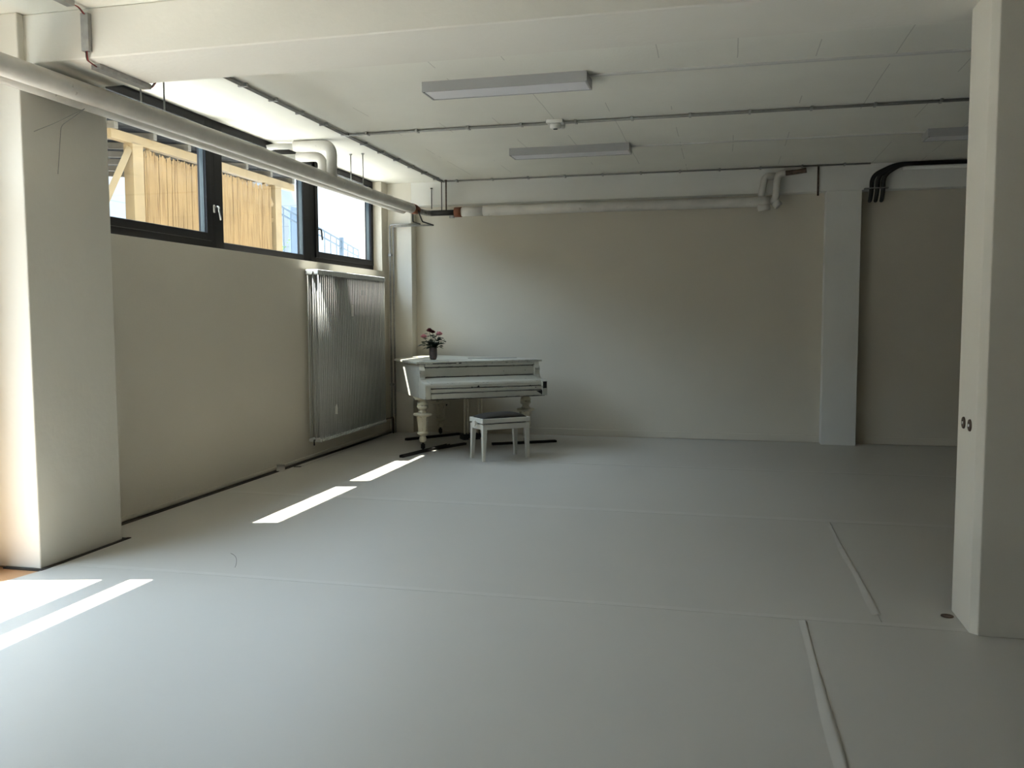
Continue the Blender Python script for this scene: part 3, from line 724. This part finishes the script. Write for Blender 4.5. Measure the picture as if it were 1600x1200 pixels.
# steel rails under the casters
def rail(p0, p1, label, w=.05):
    p0, p1 = Vector((*p0, 0)), Vector((*p1, 0)); ln = (p1 - p0).length
    e = empty('caster_rail', p0, math.atan2(p1.y - p0.y, p1.x - p0.x), label=label, cat='rail', group='dark rails under the piano casters')
    MB().box(0, ln, -w / 2, w / 2, 0.0005, .010).build('base', M_iron, e)
    MB().box(0, ln, -w / 2, -w / 2 + .006, .010, .028).build('flange', M_iron, e); MB().box(0, ln, w / 2 - .006, w / 2, .010, .028).build('flange', M_iron, e)
rail((-3.40, 8.85), (-3.17, 9.80), 'dark iron rail under the front left piano leg')
rail((-3.27, 9.38), (-3.00, 9.95), 'shorter dark iron rail crossing behind the front left piano leg', .035)
rail((-3.83, 10.14), (-3.33, 10.80), 'dark iron rail under the rear piano leg')
rail((-2.68, 9.99), (-1.98, 10.40), 'dark iron rail under the front right piano leg')

# ------------------------------------------------------------------ bench
BA = math.atan2(.664, .748)
bench = empty('piano_bench', (-2.45, 8.763, 0), BA, label='white piano bench with a dark grey padded seat in front of the piano', cat='bench')
BL, BW = .56, .315
def bleg(u, v_, su, sv):
    def ring(z, w): return [(u + (0 if su > 0 else -w), v_ + (0 if sv > 0 else -w)), (u + (w if su > 0 else 0), v_ + (0 if sv > 0 else -w)), (u + (w if su > 0 else 0), v_ + (w if sv > 0 else 0)), (u + (0 if su > 0 else -w), v_ + (w if sv > 0 else 0))]
    mb = MB(); r = [[mb.bm.verts.new((*p, z)) for p in ring(z, w)] for z, w in ((0, .032), (.335, .05), (.392, .05))]
    for i in range(2):
        for k in range(4): mb.bm.faces.new((r[i][k], r[i][(k + 1) % 4], r[i + 1][(k + 1) % 4], r[i + 1][k]))
    mb.bm.faces.new(r[0]); mb.bm.faces.new(r[2])
    mb.build('leg', M_bench, bench, bevel=.003)
bleg(0, 0, 1, 1); bleg(BL, 0, -1, 1); bleg(0, BW, 1, -1); bleg(BL, BW, -1, -1)
MB().box(.05, BL - .05, .004, .024, .335, .392).box(.05, BL - .05, BW - .024, BW - .004, .335, .392).build('apron', M_bench, bench)
MB().box(.004, .024, .05, BW - .05, .335, .392).box(BL - .024, BL - .004, .05, BW - .05, .335, .392).build('apron', M_bench, bench)
MB().box(.03, BL - .03, .03, BW - .03, .37, .406).build('lift_frame', M_blackrubber, bench, 'dark gap of the height mechanism')
MB().box(-.006, BL + .006, -.006, BW + .006, .4035, .452, .004).build('seat_frame', M_bench, bench)
sm = MB(); nx, ny = 20, 12; g = []
for i in range(nx + 1):
    row = []
    for j in range(ny + 1):
        s, t = i / nx, j / ny
        hgt = (1 - abs(2 * s - 1) ** 3) ** .6 * (1 - abs(2 * t - 1) ** 3) ** .6 if 0 < s < 1 and 0 < t < 1 else 0
        row.append(sm.bm.verts.new((.012 + s * (BL - .024), .012 + t * (BW - .024), .450 + .052 * hgt)))
    g.append(row)
for i in range(nx):
    for j in range(ny):
        f = sm.bm.faces.new((g[i][j], g[i + 1][j], g[i + 1][j + 1], g[i][j + 1])); f.smooth = True
bdry = [g[i][0] for i in range(nx + 1)] + [g[nx][j] for j in range(1, ny + 1)] + [g[i][ny] for i in range(nx - 1, -1, -1)] + [g[0][j] for j in range(ny - 1, 0, -1)]
sm.bm.faces.new(list(reversed(bdry)))
sm.build('seat_cushion', M_seat, bench, 'dark grey velvet seat')
k = MB(); k.tube([(-.005, .12, .40), (-.03, .12, .40)], .010, 10); k.tube([(-.028, .12, .40), (-.036, .12, .40), (-.055, .12, .40)], [.026, .034, .030], 20)
k.build('height_knob', M_bench, bench, 'round knob on the bench end')
k = MB(); k.tube([(BL + .005, .12, .40), (BL + .03, .12, .40)], .010, 10); k.tube([(BL + .028, .12, .40), (BL + .036, .12, .40), (BL + .055, .12, .40)], [.026, .034, .030], 20)

k.bm.free()

# ------------------------------------------------------------------ vase with roses
VP = Vector((-3.32, 9.72, 1.032))
vase = empty('vase', VP, label='dark mottled vase standing on the piano lid', cat='vase')
prof = [(0, 0), (.030, 0), (.036, .006), (.044, .03), (.048, .07), (.047, .11), (.043, .145), (.040, .155), (.043, .160), (.039, .160), (.036, .15), (.0, .12)]
MB().lathe(prof, 28).build('vase_body', M_vase, vase)
def rose(dx, dy, top, size, m, label, seed, leaves=5):
    R_ = random.Random(seed)
    e = empty('rose', VP + Vector((0, 0, .13)), label=label, cat='flower', group='roses in the vase')
    H = Vector((dx, dy, top - .13))
    base = Vector((dx * .12, dy * .12, 0))
    pts = [base, base + Vector((dx * .25, dy * .25, (top - .13) * .45)), H]
    pts = [(1 - t) ** 2 * pts[0] + 2 * t * (1 - t) * pts[1] + t * t * pts[2] for t in [i / 7 for i in range(8)]]
    MB().tube(pts, .0028, 6).build('stem', M_stem, e)
    if size:
        head = MB()
        for ring, (n, rr, tilt) in enumerate(((3, .35, .15), (5, .62, .45), (6, .9, .85), (6, 1.1, 1.2))):
            for k_ in range(n):
                a_ = 2 * math.pi * (k_ + .4 * ring) / n + R_.uniform(-.2, .2)
                c_ = Vector((math.cos(a_), math.sin(a_), 0))
                s_ = size * rr
                rows = []
                for ii in range(5):
                    t = ii / 4; rad_ = s_ * (0.25 + .75 * math.sin(t * 1.5)) * (1 if tilt < 1 else 1.05)
                    zz = size * (t * (1.15 - .35 * tilt)) - (size * .22 * tilt * t * t)
                    w_ = size * .62 * math.sin(math.pi * (.15 + .75 * t))
                    tn = Vector((-c_.y, c_.x, 0))
                    rows.append([H + c_ * (rad_ - abs(q) * .25 * w_) + tn * (q * w_) + Vector((0, 0, zz)) for q in (-1, -.5, 0, .5, 1)])
                vs = [[head.bm.verts.new(p) for p in r_] for r_ in rows]
                for ii in range(4):
                    for jj in range(4):
                        f = head.bm.faces.new((vs[ii][jj], vs[ii][jj + 1], vs[ii + 1][jj + 1], vs[ii + 1][jj])); f.smooth = True
        head.ball(H + Vector((0, 0, size * .45)), size * .42, 2, (1, 1, 1.2))
        head.build('bloom', m, e)
    lf = MB()
    for q in range(leaves):
        t = R_.uniform(.25, .98); p = pts[min(7, int(t * 7))]
        a_ = R_.uniform(0, 6.28); d_ = Vector((math.cos(a_), math.sin(a_), R_.uniform(-.25, .5))).normalized()
        L_ = R_.uniform(.05, .085); w_ = L_ * .42; s_ = d_.cross(Vector((0, 0, 1))).normalized()
        st = p + d_ * .02; mid = st + d_ * L_ * .5; tip = st + d_ * L_ + Vector((0, 0, -.012))
        lf.tube([p, st], .0012, 4)
        v_ = [lf.bm.verts.new(x) for x in (st, mid - s_ * w_ - Vector((0, 0, .004)), tip, mid + s_ * w_ - Vector((0, 0, .004)), mid + Vector((0, 0, .004)))]
        for tr in ((0, 1, 4), (1, 2, 4), (2, 3, 4), (3, 0, 4)): lf.bm.faces.new([v_[x] for x in tr])
    lf.build('leaves', M_leaf, e)
ca, sa = math.cos(math.radians(13.7)), math.sin(math.radians(13.7))
def vpos(r_, d_): return (r_ * ca - d_ * sa, r_ * sa + d_ * ca)
rose(*vpos(-.04, 0), .325, .042, M_red, 'deep red rose at the top of the bouquet', 1, 6)
rose(*vpos(-.005, .03), .31, .034, M_red, 'small deep red rose behind the topmost one', 8, 5)
rose(*vpos(-.105, -.02), .255, .042, M_pink, 'pink rose on the left of the bouquet', 2, 6)
rose(*vpos(.075, -.02), .285, .042, M_pink, 'pink rose on the right of the bouquet', 3, 6)
for i, (rx, dd, tp, lb) in enumerate(((.14, .0, .235, 'leafy flowerless stem leaning far right'), (.05, .05, .33, 'leafy flowerless stem upright behind the right pink rose'), (-.13, .0, .20, 'leafy flowerless stem leaning far left'), (.10, -.05, .19, 'low leafy stem hanging over the right rim'), (-.03, -.06, .22, 'leafy stem in the middle front of the bouquet'), (.02, .02, .26, 'leafy stem in the centre of the bouquet'))):
    rose(*vpos(rx, dd), tp, 0, M_pink, lb, 20 + i, 15)

# ------------------------------------------------------------------ outside
GZ = 1.9
gr = MB(); gr.box(-40, -4.65, 4.36, 60, 1.6, GZ); gr.box(-40, -9.0, -20, 4.36, 1.6, GZ)
struct('terrace', gr, M_ground, 'pale paved ground outside the windows', 'ground')
gr = MB(); gr.box(-9.0, -4.65, -8, 4.36, -.3, -.06)
struct('sunken_patio', gr, M_ground, 'pale paved sunken patio outside the near doors', 'ground')
gr = MB(); gr.box(-9.2, -9.0, -8, 4.36, -.3, 1.6); gr.box(-9.0, -4.65, 4.30, 4.36, -.06, 1.6)
struct('retaining_wall', gr, M_ext, 'white retaining wall of the patio', 'wall')
nb = empty('neighbouring_house', (-16, 30, GZ), label='white neighbouring house beyond the windows', cat='building')
MB().box(-1, 0, -26, 26, 0, 7.4).build('facade', M_ext, nb)
MB().box(0, 4.0, -2.45, -1.55, 0, 7.4).build('pilaster', M_ext, nb)

bh = empty('added_sky_blocker', (-12, -8, 1.6), label='unseen dark brick block added across the patio to hold back low sky light', cat='building')  # added out of view to block low sky light through the doors
MB().box(-1, 0, -14, 11.8, 0, 3.4).build('facade', M_sky_blocker, bh)
MB().prism([(-1.3, 3.4), (.3, 3.4), (-1.3, 3.8)], 'y', -14.2, 12.0).build('roof', M_roof, bh)

pg = empty('pergola', (-6.5, 8.7, GZ), label='raw pine pergola with a black corrugated roof outside the windows', cat='pergola')
T = Matrix.Translation((6.5, -8.7, -GZ))
MB().box(-6.545, -6.455, 8.27, 12.40, 3.475, 3.575).xform(T).build('beam', M_pine, pg)
MB().box(-6.56, -6.44, 8.60, 8.78, GZ, 3.475).xform(T).build('post', M_pine, pg)
MB().box(-6.56, -6.44, 11.78, 11.96, GZ, 3.475).xform(T).build('post', M_pine, pg)
MB().box(-9.96, -9.84, 8.60, 8.78, GZ, 3.80).xform(T).build('post', M_pine, pg)
MB().box(-9.96, -9.84, 11.78, 11.96, GZ, 3.80).xform(T).build('post', M_pine, pg)
MB().tube([(-6.5, 8.62, 3.42), (-6.5, 8.10, 2.62)], .05, 4).xform(T).build('brace', M_pine, pg)
MB().tube([(-6.5, 8.78, 3.30), (-6.5, 8.95, 3.46)], .035, 4).xform(T).build('brace', M_pine, pg)
MB().tube([(-6.5, 11.80, 3.18), (-6.5, 11.55, 3.47)], .03, 4).xform(T).build('brace', M_pine, pg)
MB().tube([(-6.5, 11.96, 2.35), (-6.5, 11.78, 3.0)], .02, 4).xform(T).build('brace', M_pine, pg)
def rz_(x): return 3.575 + (-6.5 - x) * .075
for i in range(8):
    y = 7.62 + i * .665
    mb = MB(); mb.prism([(-6.40, rz_(-6.40)), (-10.6, rz_(-10.6)), (-10.6, rz_(-10.6) + .075), (-6.40, rz_(-6.40) + .075)], 'y', y - .03, y + .03)
    mb.xform(T).build('rafter', M_greywood, pg)
mb = MB(); xs = [-10.7, -6.36]; n = 150; rows = []
for i in range(n + 1):
    y = 6.2 + i * (12.42 - 6.2) / n; w = .02 * math.sin(i * 1.35)
    rows.append([mb.bm.verts.new((x, y, rz_(x) + .092 + w * .7 + dz)) for x, dz in ((xs[0], 0), (xs[1], 0), (xs[1], .006), (xs[0], .006))])
for i in range(n):
    for k_ in range(4): mb.bm.faces.new((rows[i][k_], rows[i][(k_ + 1) % 4], rows[i + 1][(k_ + 1) % 4], rows[i + 1][k_]))
mb.xform(T).build('roof_sheet', M_roof, pg)
MB().box(-9.95, -9.87, 6.2, 12.3, 3.80, 3.86).xform(T).build('beam', M_greywood, pg)

def reeds(name, y0, y1, x, z0, z1, label, rag=.03, n=None):
    mb = MB(); n = n or int((y1 - y0) / .0105)
    R_ = random.Random(int(y0 * 10))
    for i in range(n):
        y = y0 + (y1 - y0) * (i + .5) / n; r_ = .006; dx = R_.uniform(-.005, .005); ln = R_.uniform(-.012, .012); top = z1 + R_.uniform(-rag, rag * .6)
        a_ = [mb.bm.verts.new((x + dx + r_ * math.cos(q), y + r_ * math.sin(q), z0)) for q in (0, 2.09, 4.19)]
        b_ = [mb.bm.verts.new((x + dx + r_ * math.cos(q), y + ln + r_ * math.sin(q), top)) for q in (0, 2.09, 4.19)]
        for k_ in range(3): mb.bm.faces.new((a_[k_], a_[(k_ + 1) % 3], b_[(k_ + 1) % 3], b_[k_]))
        mb.bm.faces.new(b_)
    mb.box(x - .012, x - .007, y0, y1, z0, z1 - .06)
    e = mb.build(name, M_reed); return tag(e, label, 'reed screen')
reeds('reed_screen', 8.79, 11.70, -6.47, GZ, 3.43, 'tall straw coloured reed screen between the pergola posts')
reeds('reed_screen', 6.2, 8.58, -6.9, GZ, 2.80, 'low reed screen left of the pergola post')
reeds('reed_screen', 8.6, 12.2, -9.7, GZ, 2.9, 'low reed screen at the far side of the pergola')

# outside stair railing
rl = empty('stair_railing', (-9, 16, GZ), label='grey metal stair railing sloping down outside', cat='railing')
def zr(y): return 3.965 - (y - 16) * .156 - GZ
for dz in (0, -.16):
    MB().tube([(0, -.6, zr(15.4) + dz), (0, 7, zr(23) + dz)], .022, 8).build('rail', M_rail, rl)
for i in range(24):
    y = -.5 + i * .32
    MB().tube([(0, y, .0), (0, y, zr(16 + y) - .0)], .011, 6).build('baluster', M_rail, rl)
for y in (.3, 3.62):
    MB().box(-.04, .04, y - .04, y + .04, 0, zr(16 + y) + .08).build('post', M_rail, rl)
o = MB().box(-9.55, -9.5, 18.05, 18.62, GZ, 4.05).build('garden_gate', M_bluepanel); tag(o, 'blue-grey metal panel behind the stair railing', 'gate')
sh = MB(); R_ = random.Random(5)
for i in range(40): sh.ball((R_.uniform(-.15, .15), R_.uniform(-.15, .15), R_.uniform(.5, 1.35)), R_.uniform(.02, .05), 1, (1, 1, .5))
sh.tube([(0, 0, 0), (0, 0, 1.2)], .015, 6)
o = sh.build('shrub', M_shrub); o.location = (-9.3, 17.2, GZ); tag(o, 'small green shrub at the foot of the stair railing', 'shrub')
